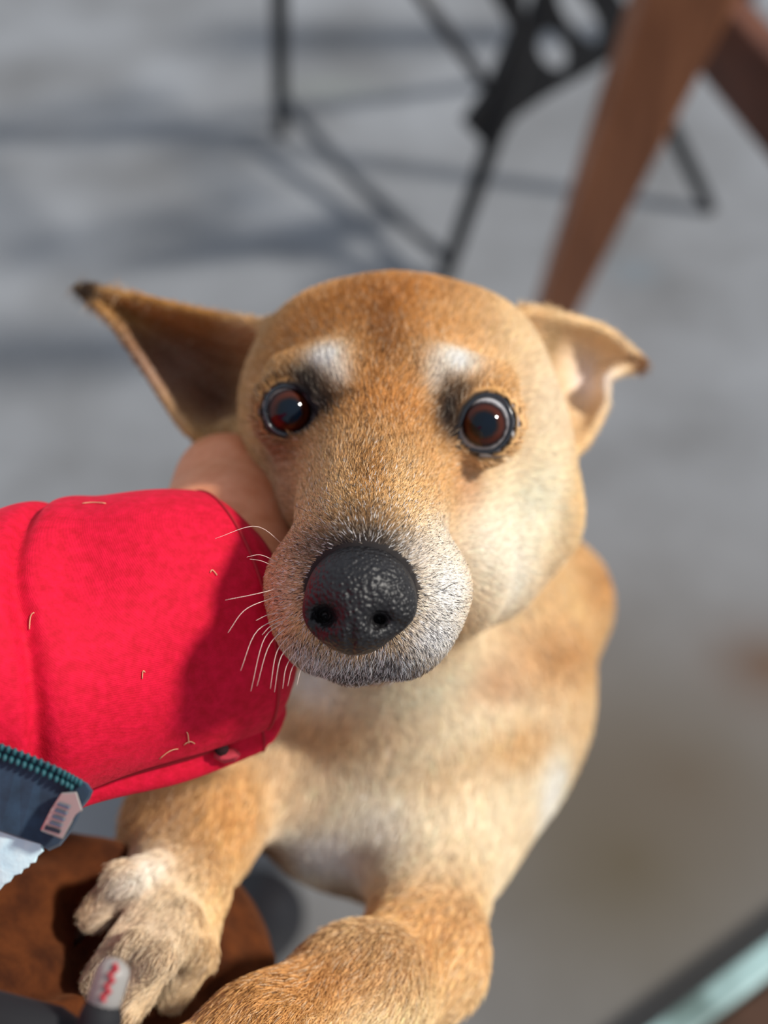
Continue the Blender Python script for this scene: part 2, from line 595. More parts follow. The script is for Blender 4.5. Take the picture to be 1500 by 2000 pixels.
def sleeve_point(s, th, lift=0.0):
    """s: 0 at elbow end, 1 at the cuff; th: 0 facing the lens, +pi/2 upwards"""
    r = 0.0498 + (0.0428 - 0.0498) * s
    r += 0.0012 * math.sin(7 * s + 2 * th) + 0.0008 * math.sin(13 * s - 3 * th + 1)
    # crease that runs up from the jacket and turns over the top
    sc = 0.30 + 0.03 * math.sin(th * 1.2) + (0.16 * max(0, th - 0.45) ** 1.6)
    dx = (s - sc) * slen
    fade = 1 / (1 + math.exp(-(th + 1.0) * 5))
    r += fade * (-0.0030 * math.exp(-(dx / 0.0028) ** 2) + 0.0012 * math.exp(-((dx + 0.009) / 0.008) ** 2) + 0.0012 * math.exp(-((dx - 0.008) / 0.007) ** 2))
    # soft dimples
    for (s0, t0, w, a) in ((0.50, 0.55, 0.016, -0.0028), (0.62, 0.95, 0.02, 0.002), (0.75, 0.2, 0.03, 0.0012), (0.45, -0.6, 0.03, 0.0016), (0.2, 0.2, 0.03, 0.002), (0.86, -0.7, 0.02, 0.0018)):
        q = ((s - s0) * slen) ** 2 + ((th - t0) * r) ** 2
        r += a * math.exp(-q / w ** 2)
    # cuff: rounds in at the hem
    if s > 0.90: r -= 0.0065 * ((s - 0.90) / 0.10) ** 2.2
    r += 0.0007 * math.exp(-((s - 0.945) / 0.006) ** 2) * -1
    # gathered lower hem seam along the underside
    r += 0.0045 * math.exp(-((th + 1.33) / 0.10) ** 2) * (0.35 + 0.65 * min(1, s * 1.2)) - 0.003 * math.exp(-((th + 1.16) / 0.06) ** 2)
    r += lift
    c = SA + sax * slen * s + upv * 0.004 * math.sin(s * 3.1)
    return c + r * (math.cos(th) * toward + math.sin(th) * upv)


NS, NT = 150, 220
V = [sleeve_point(-0.25 + 1.25 * i / (NS - 1), -math.pi + 2 * math.pi * j / NT) for i in range(NS) for j in range(NT)]
# hem turned inwards
for k, (dr, ds) in enumerate(((0.003, 0.004), (0.0055, 0.0), (0.006, -0.02))):
    for j in range(NT):
        V.append(sleeve_point(1.0, -math.pi + 2 * math.pi * j / NT, -dr) + sax * ds * 0.6)
rows = NS + 3
F = [(i * NT + j, (i + 1) * NT + j, (i + 1) * NT + (j + 1) % NT, i * NT + (j + 1) % NT) for i in range(rows - 1) for j in range(NT)]
sleeve = mesh_obj('sleeve', W(np.array(V)), F, m_red, person)
# upper arm part of the sleeve, out of the frame
elbow = SA - sax * slen * 0.25
V, F = tube([W(elbow + sax * .02), W(elbow - sax * 0.03), np.array([-0.27, -0.06, 0.86]), np.array([-0.29, -0.2, 1.0]), np.array([-0.26, -0.3, 1.1])], [0.05, 0.054, 0.06, 0.068, 0.075], 28)
mesh_obj('upper_sleeve', V, F, m_red, person)
# cuff seam stitch line and underside seam
m_redd = mat('red_thread', (168, 8, 30), rough=0.8)
V, F = tube([W(sleeve_point(0.925, t, 0.0002)) for t in np.linspace(-1.6, 1.9, 60)], 0.00055, 6)
mesh_obj('cuff_seam', V, F, m_redd, sleeve)
V, F = tube([W(sleeve_point(s, -1.17 + 0.10 * max(0, s - 0.75), 0.0006)) for s in np.linspace(0.35, 0.99, 70)], 0.0010, 6)
mesh_obj('side_seam', V, F, m_redd, sleeve)
kp = sleeve_point(0.80, -1.20, 0.002)
bm = bmesh.new()
bmesh.ops.create_icosphere(bm, subdivisions=2, radius=1.0)
for v in bm.verts:
    n0 = v.co.copy()
    v.co = Vector(W(kp + np.array([n0.x * 0.0042, n0.y * 0.0022, n0.z * 0.003]) * (1 + 0.35 * math.sin(9 * n0.x + 5 * n0.y)))[:])
bm_obj('seam_knot', bm, mat('pink_thread', (205, 60, 75), rough=0.8), sleeve, smooth=True)
bm = bmesh.new()
bmesh.ops.create_icosphere(bm, subdivisions=2, radius=1.0)
kp2 = sleeve_point(0.785, -1.10, 0.0009)
for v in bm.verts:
    v.co = Vector(W(kp2 + np.array(v.co) * np.array([0.0024, 0.0022, 0.0022]))[:])
bm_obj('seam_hole_shade', bm, mat('hole_shade', (40, 2, 6), rough=0.9), sleeve, smooth=True)  # solid dark bead: shade of a small hole put into its colour

m_lint = mat('loose_hair', (226, 170, 130), rough=0.6)
for (s0, t0, ds, dt) in ((0.57, 1.18, 0.05, -0.10), (0.32, 0.22, 0.02, 0.08), (0.56, -0.25, 0.010, 0.03), (0.67, -0.75, 0.008, -0.12), (0.665, -0.87, 0.03, -0.02), (0.80, 0.35, 0.015, -0.03), (0.60, -0.95, .05, .05)):
    V, F = tube([W(sleeve_point(s0 + ds * t, t0 + dt * t + 0.03 * math.sin(3 * t), 0.0004)) for t in np.linspace(0, 1, 8)], 0.00016, 5)
    mesh_obj('loose_hair', V, F, m_lint, sleeve)

# hand and forearm: one skin
m_skin = mat('skin', (214, 150, 118), rough=0.5, spec=0.35)
nt, N, L, b = nodes(m_skin)
b.inputs['Subsurface Weight'].default_value = 0.25
b.inputs['Subsurface Radius'].default_value = (0.008, 0.003, 0.0015)
b.inputs['Subsurface Scale'].default_value = 0.5
_, nzs, _ = noise_colour(m_skin, (222, 142, 100), (236, 160, 120), 120, 3)
add_bump(m_skin, nzs.outputs['Fac'], 0.15, 0.0006)
H = Field()
H.cone(SA, P(440, 1200, 0.468), 0.030, 0.026, 0.01)
H.cone(P(440, 1200, 0.468), P(452, 1060, 0.495), 0.026, 0.024, 0.02)
H.cone(P(446, 1060, 0.497), P(452, 960, 0.524), 0.0235, 0.0200, 0.02)          # back of the hand
H.cone(P(500, 1100, 0.500), P(520, 990, 0.530), 0.018, 0.0150, 0.016)
H.ell(P(432, 925, 0.515), (0.0135, 0.0125, 0.0140), 0.012)                     # knuckle at the base of the thumb
for (pa, pb_, pc, pd, r) in (
        ((440, 945, .530), (452, 905, .556), (486, 880, .580), (540, 880, .594), 0.0088),
        ((462, 985, .538), (474, 950, .572), (510, 930, .600), (566, 930, .612), 0.0094),
        ((486, 1035, .540), (496, 1008, .580), (530, 990, .610), (590, 990, .622), 0.0092),
        ((512, 1085, .536), (520, 1068, .570), (552, 1056, .598), (604, 1056, .610), 0.0082)):
    H.cone(P(*pa), P(*pb_), r * 1.08, r, 0.006)
    H.cone(P(*pb_), P(*pc), r, r * 0.92, 0.003)
    H.cone(P(*pc), P(*pd), r * 0.92, r * 0.8, 0.003)
H.cone(P(490, 1105, .498), P(560, 1100, .502), 0.0115, 0.0100, 0.010)          # thumb lies under the jaw
H.cone(P(560, 1100, .502), P(612, 1150, .506), 0.0100, 0.0085, 0.003)
V, Q, _ = H.mesh(P(-240, 1600, .40) - np.array([.03, .02, .06]), np.array([0.02, 0.06, 0.66]), 0.0026)
quad_obj('hand', V, Q, m_skin, person)

# jacket hem: navy band with zipper, pale blue lining
m_navy = mat('navy_fabric', (34, 62, 88), rough=0.85, sheen=0.2)
_, nzn, _ = noise_colour(m_navy, (16, 38, 58), (36, 62, 86), 160, 4, 0.3, 0.7)
add_bump(m_navy, nzn.outputs['Fac'], 0.4, 0.0006)
m_teal = mat('teal_zip', (28, 84, 92), rough=0.55)
m_pale = mat('pale_blue_lining', (206, 236, 246), rough=0.9, sheen=0.3)
_, nzp, _ = noise_colour(m_pale, (200, 232, 244), (220, 244, 250), 200, 3)
add_bump(m_pale, nzp.outputs['Fac'], 0.5, 0.0008)


def curved_sheet(name, outline, d, bend, th, m, parent, centre):
    """a thick piece of cloth with a given outline; bends away from its centre line"""
    def pos(q, extra):
        dd = d + bend * ((q[1] - centre) / 100.0) ** 2 + extra
        return at(q[0], q[1], dd)
    out = np.array(outline, float)
    bm = bmesh.new()
    for extra in (0.0, th):
        pass
    front = [bm.verts.new(pos(q, 0.0004)) for q in out]
    c = out.mean(0)
    inner = [bm.verts.new(pos(c + (q - c) * 0.96, -0.0008)) for q in out]
    back = [bm.verts.new(pos(q, th)) for q in out]
    n = len(out)
    for i in range(n):
        j = (i + 1) % n
        bm.faces.new((front[i], front[j], inner[j], inner[i]))
        bm.faces.new((back[i], back[j], front[j], front[i]))
    bm.faces.new(inner); bm.faces.new(back[::-1])
    bmesh.ops.triangulate(bm, faces=[f for f in bm.faces if len(f.verts) > 4])
    return bm_obj(name, bm, m, parent, smooth=False)


jacket_d = 0.372
navy = [(-420, 1330), (-200, 1390), (0, 1452), (40, 1468), (80, 1484), (118, 1500), (150, 1518), (172, 1530), (182, 1545), (176, 1560), (160, 1580), (150, 1604), (134, 1632), (118, 1652), (96, 1662), (82, 1652), (40, 1638), (0, 1624), (-200, 1590), (-420, 1560)]
jk = curved_sheet('jacket_hem', navy, jacket_d, 0.003, 0.005, m_navy, person, 1540)
jag = [(-420, 1560), (-200, 1588), (0, 1620), (84, 1646), (86, 1662), (74, 1672), (70, 1684), (60, 1686), (56, 1694), (46, 1698), (42, 1706), (28, 1710), (20, 1722), (8, 1728), (0, 1738), (-200, 1850), (-420, 1930)]
curved_sheet('jacket_lining', jag, jacket_d + 0.004, 0.002, 0.005, m_pale, person, 1640)
# zipper: tape ridge and two rows of teeth
zl = spline([(-60, 1446), (0, 1462), (60, 1484), (118, 1511), (156, 1532)], 20)
tooth_me = None
for row, (dy, rr) in enumerate(((-3, 0.0011), (17, 0.0010))):
    for (zx, zy) in zl:
        if row and zx > 140: continue
        c = at(zx + row * 6, zy + dy, jacket_d - 0.0012 + 0.003 * ((zy + dy - 1540) / 100) ** 2)
        if tooth_me is None:
            bm = bmesh.new(); bmesh.ops.create_uvsphere(bm, u_segments=8, v_segments=5, radius=1.0)
            tooth_me = bpy.data.meshes.new('zipper_tooth'); bm.to_mesh(tooth_me); bm.free(); tooth_me.shade_smooth(); tooth_me.materials.append(m_teal)
        o = bpy.data.objects.new('zipper_tooth', tooth_me)
        o.location = c; o.scale = (0.00075, 0.0012, 0.0013 if row == 0 else 0.0009)
        o.rotation_euler = (0, 0.35, 0)
        put(o, jk)
# metal slider at the end of the zip
m_zinc = mat('brushed_metal', (196, 186, 178), rough=0.32, metal=0.85)
zd = jacket_d - 0.004


def prismo(name, outline, d0, d1, m, parent, bevel=0.0004):
    bm = bmesh.new()
    f = [bm.verts.new(at(q[0], q[1], d0)) for q in outline]
    k = [bm.verts.new(at(q[0], q[1], d1)) for q in outline]
    n = len(outline)
    bm.faces.new(f); bm.faces.new(k[::-1])
    for i in range(n): bm.faces.new((f[i], k[i], k[(i + 1) % n], f[(i + 1) % n]))
    return bm_obj(name, bm, m, parent, bevel=bevel, segs=2)


zs = prismo('zipper_slider', [(120, 1548), (150, 1546), (162, 1584), (146, 1588), (142, 1604), (122, 1640), (78, 1622), (100, 1580)], zd, zd + 0.003, m_zinc, jk)
m_slot = mat('slot_shade', (24, 28, 44), rough=0.5)
prismo('slider_hole_shade', [(88, 1613), (118, 1622), (116, 1629), (86, 1620)], zd - 0.0007, zd + 0.001, m_slot, jk, 0)  # solid dark block: shade of the opening put into its colour
m_ridge = mat('slate_ridge', (96, 104, 126), rough=0.35, metal=0.6)
for k in range(4):
    x0, y0 = 112 - k * 5.2, 1568 + k * 12
    prismo('slider_ridge', [(x0, y0), (x0 + 24, y0 + 8), (x0 + 23, y0 + 13), (x0 - 1, y0 + 5)], zd - 0.0012, zd + 0.001, m_ridge, jk, 0.0002)

# brown trousers
m_brown = mat('brown_suede', (104, 56, 24), rough=0.9, spec=0.15, sheen=0.35)
nodes(m_brown)[3].inputs['Sheen Tint'].default_value = rgba((190, 130, 90))
_, nzb, _ = noise_colour(m_brown, (50, 22, 8), (92, 48, 20), 90, 6, 0.3, 0.72)
add_bump(m_brown, nzb.outputs['Fac'], 0.6, 0.0012)
T = Field()
knee = P(252, 1930, 0.530)
T.cone(P(-140, 2420, 0.46), knee, 0.078, px_r(262, .53), 0.02)
T.cone(knee, knee + np.array([-0.01, -0.643, 0.766]) * 0.47, px_r(262, .53), 0.045, 0.02)
for (a, b2, r, k) in ((((-60, 1890, .452), (150, 1830, .486)), None, .012, .014), (((-80, 2010, .438), (140, 1960, .462)), None, .016, .012), (((-60, 1742, .470), (150, 1742, .498)), None, .011, .012),
                      (((60, 1668, .505), (210, 1690, .508)), None, .010, .012), (((380, 1800, .500), (470, 1960, .492)), None, .009, .012), (((420, 1760, .522), (500, 1880, .508)), None, .008, .010),
                      (((300, 1960, .478), (380, 2060, .47)), None, .01, .012)):
    T.cone(P(*a[0]), P(*a[1]), r, r * 0.9, k)
for (a, b2, r) in (((-60, 1848, .437), (170, 1800, .478), .005), ((-60, 1965, .430), (170, 1900, .462), .005), ((180, 1900, .468), (160, 1760, .482), .006)):
    T.cone(P(*a), P(*b2), r, r, 0.008, cut=True)
V, Q, _ = T.mesh((-0.30, -0.62, 0.37), (0.03, -0.08, 0.96), 0.004)
quad_obj('trouser_leg', V, Q, m_brown, person)
# black strap and cord with a grey tip, close to the lens
m_cord = mat('black_cord', (16, 17, 22), rough=0.8)
V, F = tube([at(-160, 2010, .345), at(-20, 2002, .345), at(90, 2030, .345), at(220, 2120, .345)], [0.008, 0.0085, 0.0085, 0.008], 14)
mesh_obj('strap', V, F, m_cord, person)
V, F = tube([at(170, 2130, .338), at(186, 2040, .338), at(197, 1985, .338), at(203, 1955, .338)], [0.0062, 0.0058, 0.0052, 0.0040], 14)
cord = mesh_obj('drawstring', V, F, m_cord, person)
m_tip = mat('grey_tip', (150, 146, 142), rough=0.45)
V, F = tube([at(198, 1975, .3385), at(208, 1940, .338), at(222, 1898, .338), at(229, 1884, .338), at(233, 1877, .338)], [0.0042, 0.0042, 0.0041, 0.0034, 0.0014], 16)
tip = mesh_obj('cord_tip', V, F, m_tip, cord)
m_zig = mat('red_mark', (172, 34, 48), rough=0.5)
zz = [(204, 1956), (200, 1946), (214, 1936), (207, 1925), (221, 1915), (214, 1903), (228, 1894), (224, 1884)]
V, F = tube([at(x, y, .3337 + (0.0012 if k == 7 else 0)) for k, (x, y) in enumerate(zz)], 0.0007, 6)
mesh_obj('zigzag_mark', V, F, m_zig, cord, smooth=False)

# black shoe on the floor, between the forelegs
m_shoe = mat('black_shoe', (16, 18, 26), rough=0.5)
Sh = Field()
sp = on_floor(500, 1815)
q0 = P(500, 1800, 1.06)
Sh.ell(P(505, 1800, 1.075), (0.034, 0.030, 0.036), 0.01)
Sh.cone(P(500, 1810, 1.07), P(440, 1900, 1.00), 0.032, 0.034, 0.02)
Sh.cone(P(440, 1900, 1.00), P(430, 1960, .94), 0.032, 0.030, 0.02)
V, Q, _ = Sh.mesh((-0.20, -0.45, 0.86), (-0.01, -0.2, 1.14), 0.005)
sh = thing('shoe', 'black shoe on the grey floor between the dog forelegs', 'shoe', (float(sp[0]), float(sp[1]), 0))
V[:, 0] += 0
so = quad_obj('upper', V, Q, m_shoe, sh)
zmin = W(V)[:, 2].min()
so.location.z -= zmin                      # rests on the floor
# ------------------------------------------------------------------ the dog
DF = Field()
c = DF.cone; bl = DF.ball


def S(px, py, d, r, k=0.012, cut=False): DF.ball(P(px, py, d), px_r(r, d), k, cut)


def CC(a, b_, k=0.014): DF.cone(P(*a[:3]), P(*b_[:3]), px_r(a[3], a[2]), px_r(b_[3], b_[2]), k)


# trunk, from the chest away to the hips, hind legs and tail
CC((790, 1440, .690, 300), (760, 1400, .90, 205), 0.03)
CC((760, 1400, .90, 205), (735, 1400, 1.03, 170), 0.03)
for sx in (-1, 1):
    hip = P(735 + sx * 105, 1420, 1.02)
    kneep = P(735 + sx * 120, 1475, 1.03)
    hock = P(735 + sx * 105, 1400, 1.135)
    pawp = W(P(735 + sx * 105, 1455, 1.15)); pawp[2] = 0.016
    rel = pawp - CAM
    pawc = np.array([rel @ RV, rel @ UV_, rel @ FV])
    toe = pawc + np.array([0, -0.03 * UV_[1], -0.03 * FV[1]])
    DF.cone(hip, kneep, 0.048, 0.034, 0.02); DF.cone(kneep, hock, 0.030, 0.016, 0.015); DF.cone(hock, pawc, 0.015, 0.014, 0.008); DF.cone(pawc, toe, 0.017, 0.016, 0.008)
DF.cone(P(740, 1330, 1.06), P(800, 1290, 1.16), 0.022, 0.014, 0.015); DF.cone(P(800, 1290, 1.16), P(840, 1300, 1.22), 0.014, 0.008, 0.01)
# chest, shoulder, neck
S(700, 1485, .615, 222, .03)
CC((1050, 1180, .690, 142), (960, 1350, .650, 152), .03)
CC((960, 1350, .635, 150), (850, 1640, .60, 130), .03)
S(770, 1410, .64, 290, .03)
CC((870, 1030, .645, 225), (800, 1330, .645, 295), .03)
CC((800, 1190, .535, 130), (740, 1400, .590, 200), .03)
S(650, 1585, .585, 110, .025)
# near foreleg (right in the picture)
CC((850, 1600, .60, 140), (826, 1872, .505, 100), .02)
CC((826, 1872, .505, 100), (700, 1945, .462, 108), .02)
CC((700, 1945, .462, 108), (520, 2042, .432, 100), .02)
CC((520, 2042, .432, 100), (330, 2165, .415, 104), .02)
CC((330, 2165, .415, 118), (250, 2230, .425, 108), .012)
# far foreleg (left), wrist bent over the knee
CC((560, 1440, .605, 120), (368, 1622, .535, 106), .02)
CC((368, 1622, .535, 106), (345, 1735, .498, 86), .02)
CC((345, 1735, .498, 86), (330, 1780, .484, 76), .012)
TOES = (((306, 1700, .484), (246, 1720, .470), (190, 1782, .470), 36, 30),
        ((312, 1760, .476), (252, 1830, .456), (200, 1912, .456), 40, 34),
        ((356, 1796, .472), (312, 1872, .453), (252, 1962, .452), 42, 36),
        ((394, 1796, .486), (384, 1860, .470), (338, 1938, .470), 37, 31))
for a, m_, e, r0, r1 in TOES:
    CC(a + (r0,), m_ + (r0,), .004); CC(m_ + (r0,), e + (r1,), .003)
DF.cone(P(340, 1735, .466), P(176, 1846, .448), .0024, .0056, .004, cut=True)
DF.cone(P(322, 1785, .446), P(222, 1942, .440), .0020, .0052, .004, cut=True)
DF.cone(P(366, 1840, .456), P(292, 1965, .446), .0016, .0044, .004, cut=True)
# skull
CC((652, 710, .520, 134), (904, 722, .515, 140), .02)
DF.ell(P(785, 812, .525), (px_r(278, .525), px_r(240, .525), .044), .02)
CC((752, 800, .492, 182), (768, 722, .508, 150), .02)
# cheeks
S(616, 812, .520, 122, .02); S(642, 905, .505, 118, .02); S(668, 975, .478, 104, .02)
S(970, 900, .520, 142, .02); S(995, 1000, .535, 142, .012); CC((925, 1085, .522, 138), (845, 1125, .505, 126), .012)
# muzzle, flews, chin
CC((745, 850, .480, 142), (716, 1110, .423, 148), .02)
CC((742, 820, .462, 66), (712, 1060, .404, 84), .02)
S(642, 1172, .414, 106, .012); S(782, 1170, .415, 112, .012)
S(596, 1140, .424, 62, .012); S(836, 1150, .426, 74, .012)
CC((640, 1225, .416, 84), (775, 1228, .418, 92), .010)
CC((856, 985, .500, 96), (878, 1095, .484, 92), .03)
# lower jaw behind the lip line
CC((690, 1262, .424, 72), (770, 1215, .470, 108), .006)
# brow ridges
CC((560, 742, .478, 38), (650, 735, .464, 42), .014); CC((860, 740, .462, 44), (965, 752, .470, 42), .014)
# eyeballs push the lids out; then the openings are cut
EYE = {'l': (P(566, 803, .4675), 0.0118), 'r': (P(946, 829, .4615), 0.0122)}
LID0 = {'l': [(512, 806), (520, 772), (545, 752), (575, 752), (600, 770), (628, 822), (606, 836), (580, 850), (550, 852), (524, 836)],
       'r': [(886, 860), (896, 832), (910, 798), (932, 776), (958, 770), (984, 782), (999, 808), (1000, 836), (988, 862), (966, 880), (938, 884), (908, 876)]}
LID = {s: [((x - cx) * sc + cx, (y - cy) * sc + cy) for x, y in LID0[s]] for s, (cx, cy), sc in (('l', (566, 803), .92), ('r', (946, 829), .98))}
for s in 'lr':
    ce, re = EYE[s]
    DF.ball(ce, re + 0.0010, 0.010)
    DF.prism(LID[s], ce[2] - 0.03, ce[2] - 0.0045, 0.0015)
    DF.ball(ce, re - 0.0004, 0.0008, cut=True)


S(455, 862, .540, 44, .012)


# ears
def ear(rows):
    g = np.array([spline([P(*q) for q in row], 11) for row in rows])
    return np.stack([spline(g[:, j], 15) for j in range(11)], 1)


DF.sheet(ear([[(530, 640, .520), (490, 700, .560), (470, 790, .572), (440, 850, .548), (410, 876, .522)],
              [(440, 622, .530), (430, 690, .568), (405, 770, .574), (375, 830, .548), (352, 822, .528)],
              [(330, 596, .540), (330, 640, .562), (318, 690, .566), (300, 735, .552), (275, 705, .540)],
              [(230, 574, .550), (232, 592, .558), (230, 610, .560), (224, 620, .556), (212, 618, .550)],
              [(152, 561, .556), (153, 562, .557), (154, 563, .557), (153, 564, .557), (152, 565, .556)]]), 0.0019, .006)
DF.sheet(ear([[(1020, 606, .525), (1050, 680, .548), (1070, 760, .560), (1090, 830, .556), (1112, 892, .540)],
              [(1110, 622, .545), (1118, 680, .566), (1130, 750, .572), (1142, 812, .562), (1148, 856, .550)],
              [(1172, 640, .556), (1164, 680, .572), (1162, 725, .574), (1172, 762, .566), (1182, 792, .556)],
              [(1222, 674, .560), (1212, 692, .566), (1202, 712, .566), (1194, 728, .560), (1186, 738, .554)],
              [(1256, 710, .562), (1256, 711, .562), (1256, 712, .562), (1255, 713, .562), (1254, 714, .561)]]), 0.0019, .006)

NOSE_C = P(705, 1165, .392)
DOG_LO, DOG_HI = np.array([-0.135, -0.235, 0.34]), np.array([0.145, 0.11, 1.27])
DV, DQ, DN = DF.mesh(DOG_LO, DOG_HI, 0.0021)

# coat markings: hair colour in soft patches, some with light and shade put in
BASE = np.array([205, 155, 95.])
PATCH = [  # px, py, distance, rx, ry (pixels there), colour, strength
    (740, 1500, .58, 480, 440, (242, 224, 192), 1.0),
    (1110, 1220, .64, 110, 140, (222, 176, 112), .9), (1190, 1120, .66, 60, 70, (196, 136, 72), .9),
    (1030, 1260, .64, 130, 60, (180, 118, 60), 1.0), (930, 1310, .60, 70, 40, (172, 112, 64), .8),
    (1000, 1430, .60, 120, 46, (208, 156, 92), .9), (660, 1400, .58, 130, 55, (192, 146, 92), .9),  # tan on the chest, partly its soft shadows put into the colour
    (560, 1480, .58, 70, 60, (196, 156, 108), .7), (860, 1490, .58, 100, 46, (204, 164, 112), .7), (560, 1580, .58, 60, 60, (200, 166, 124), .6),
    (1085, 1540, .60, 40, 110, (244, 238, 226), .9), (640, 1645, .57, 90, 60, (240, 240, 240), .95), (740, 1590, .57, 70, 70, (226, 220, 208), .8),  # pale right edge is a painted highlight; the chest whites are fur
    (620, 1345, .53, 70, 55, (252, 250, 246), .95), (800, 1340, .53, 130, 60, (246, 230, 196), .7),
    (680, 1735, .59, 150, 36, (150, 106, 66), .9), (520, 1640, .60, 40, 70, (140, 98, 62), .8),  # brown under the chest: mostly armpit shade put into the fur colour
    (790, 1840, .50, 160, 95, (216, 136, 54), 1.0), (900, 1820, .53, 70, 90, (226, 182, 120), .8),
    (540, 1960, .43, 200, 110, (204, 138, 68), 1.0), (720, 1990, .45, 160, 70, (246, 214, 158), .95), (620, 1885, .45, 130, 46, (176, 110, 54), .7),
    (370, 1600, .52, 150, 120, (198, 138, 70), 1.0), (330, 1600, .50, 70, 90, (178, 136, 96), .7), (470, 1600, .53, 40, 110, (222, 158, 84), .7),
    (340, 1760, .48, 110, 90, (212, 184, 142), .9), (270, 1870, .46, 150, 110, (196, 174, 144), 1.0), (240, 1740, .47, 60, 50, (178, 152, 130), .7), (300, 1920, .46, 60, 60, (204, 172, 128), .6), (280, 1690, .48, 60, 28, (240, 236, 228), .8),
    (430, 1770, .49, 40, 90, (226, 176, 108), .7), (205, 1930, .46, 40, 50, (120, 98, 80), .6), (180, 1790, .47, 40, 40, (170, 142, 120), .6),
    # head
    (770, 740, .48, 330, 300, (198, 130, 62), 1.0),
    (760, 590, .49, 180, 100, (184, 108, 40), 1.0), (620, 640, .49, 110, 90, (186, 114, 48), .8),
    (1000, 670, .50, 100, 110, (224, 184, 128), .9), (1060, 800, .51, 80, 130, (226, 200, 164), .9), (880, 620, .49, 70, 50, (216, 158, 92), .6),
    (750, 690, .47, 48, 80, (136, 80, 34), .75), (745, 630, .48, 34, 60, (136, 78, 30), .5),
    (750, 830, .455, 95, 95, (196, 116, 46), .9), (690, 900, .45, 60, 60, (206, 142, 82), .6),
    (1010, 980, .50, 150, 130, (248, 232, 198), 1.0), (920, 1060, .48, 80, 100, (246, 234, 214), .9), (960, 1120, .50, 90, 90, (248, 240, 226), .9),
    (1120, 960, .54, 40, 110, (226, 178, 112), .8), (905, 945, .46, 30, 60, (192, 130, 84), .6), (850, 930, .44, 40, 70, (214, 150, 84), .6),
    (560, 960, .47, 70, 90, (178, 126, 86), .9), (560, 890, .48, 60, 40, (150, 100, 64), .8), (590, 1060, .43, 70, 70, (190, 140, 92), .9),  # left cheek and muzzle side: shade put into these browns
    (565, 1150, .41, 50, 70, (190, 146, 110), .9), (640, 960, .44, 50, 80, (196, 138, 84), .6),
    (722, 960, .425, 42, 95, (140, 84, 34), .85), (712, 1030, .41, 66, 50, (104, 72, 44), .85), (705, 1072, .40, 120, 40, (62, 56, 54), .95), (620, 1110, .40, 30, 50, (130, 104, 84), .6),
    (860, 1150, .41, 75, 90, (232, 228, 224), 1.0), (850, 1060, .42, 60, 60, (222, 206, 186), .8), (800, 1090, .41, 40, 40, (176, 164, 154), .6), (840, 1240, .41, 70, 50, (216, 216, 218), .9),
    (690, 1312, .41, 150, 32, (58, 56, 60), 1.0), (600, 1265, .41, 50, 30, (140, 128, 124), .7), (760, 1290, .405, 60, 34, (86, 84, 88), .85), (640, 1292, .405, 40, 20, (190, 186, 186), .5),
    (640, 718, .462, 44, 42, (252, 248, 244), 1.0), (668, 752, .46, 26, 26, (244, 232, 220), .7), (884, 722, .462, 52, 46, (252, 248, 242), 1.0), (846, 748, .455, 26, 34, (232, 220, 204), .7),
    (598, 772, .46, 46, 42, (22, 18, 16), 1.0), (632, 792, .455, 36, 30, (34, 24, 18), .95), (566, 803, .46, 66, 66, (40, 30, 24), .7), (676, 782, .455, 34, 16, (110, 72, 40), .5), (872, 815, .455, 38, 58, (48, 38, 34), .95), (900, 780, .46, 40, 22, (90, 66, 46), .7), (945, 760, .465, 60, 14, (170, 116, 60), .6),
    # ears
    (330, 690, .56, 150, 120, (120, 84, 62), 1.0), (300, 590, .545, 160, 40, (168, 112, 50), .9), (400, 620, .54, 80, 34, (160, 104, 44), .8), (165, 566, .555, 34, 26, (46, 34, 26), .95),  # inside of the left ear: dark skin, with its shade painted in too
    (350, 740, .57, 60, 60, (150, 118, 106), .6), (420, 780, .565, 50, 60, (96, 62, 54), .7), (400, 860, .53, 60, 30, (170, 120, 66), .9),
    (1150, 700, .56, 90, 110, (230, 196, 156), 1.0), (1160, 640, .555, 90, 30, (214, 164, 104), .9), (1150, 745, .565, 34, 50, (240, 220, 214), .9), (1252, 712, .56, 26, 22, (100, 62, 36), .95), (1080, 660, .54, 24, 60, (176, 138, 88), .7),
]


def coat(p):
    out = np.tile(BASE, (len(p), 1))
    for (px, py, d, rx, ry, cc, s) in PATCH:
        c0 = P(px, py, d)
        sz = max(0.03 if d < .505 else 0.06, px_r(max(rx, ry), d) * 0.9)
        q = (p - c0) / np.array([px_r(rx, d), px_r(ry, d), sz])
        w = s * np.exp(-(q ** 2).sum(1) ** 1.15)
        out = out * (1 - w[:, None]) + np.array(cc, float) * w[:, None]
    return out


def pigment(c):
    """hair scatters between strands, which deepens pale colours: start paler"""
    l = lin(c)
    lum = l.mean(1, keepdims=True)
    e = 1.0 - 0.27 * np.clip((lum - 0.06) / 0.30, 0, 1)
    return l ** e


def lid_weight(p):
    """dark bare rim of the lids: 1 at the edge of each opening, 0 about 2 mm outside it"""
    w = np.zeros(len(p))
    for s in 'lr':
        ce, re = EYE[s]
        near = np.nonzero(np.linalg.norm(p - ce, axis=1) < .022)[0]
        if not len(near): continue
        sd = Field.dist('prism', (np.array(LID[s]), ce[2] - .04, ce[2] + .02), p[near])
        w[near] = np.maximum(w[near], np.clip((0.0023 - sd) / 0.0013, 0, 1))
    return w


def lip_weight(p):
    zc = p[:, 2]
    px = 750 + FPX * p[:, 0] / zc; py = 1000 - FPX * p[:, 1] / zc
    line = 1300 + 20 * np.clip((px - 690) / 120, -1, 1) - 34 * ((px - 715) / 170) ** 2
    return np.exp(-((py - line) / 9) ** 2) * (np.abs(px - 700) < 190) * (zc < .45)


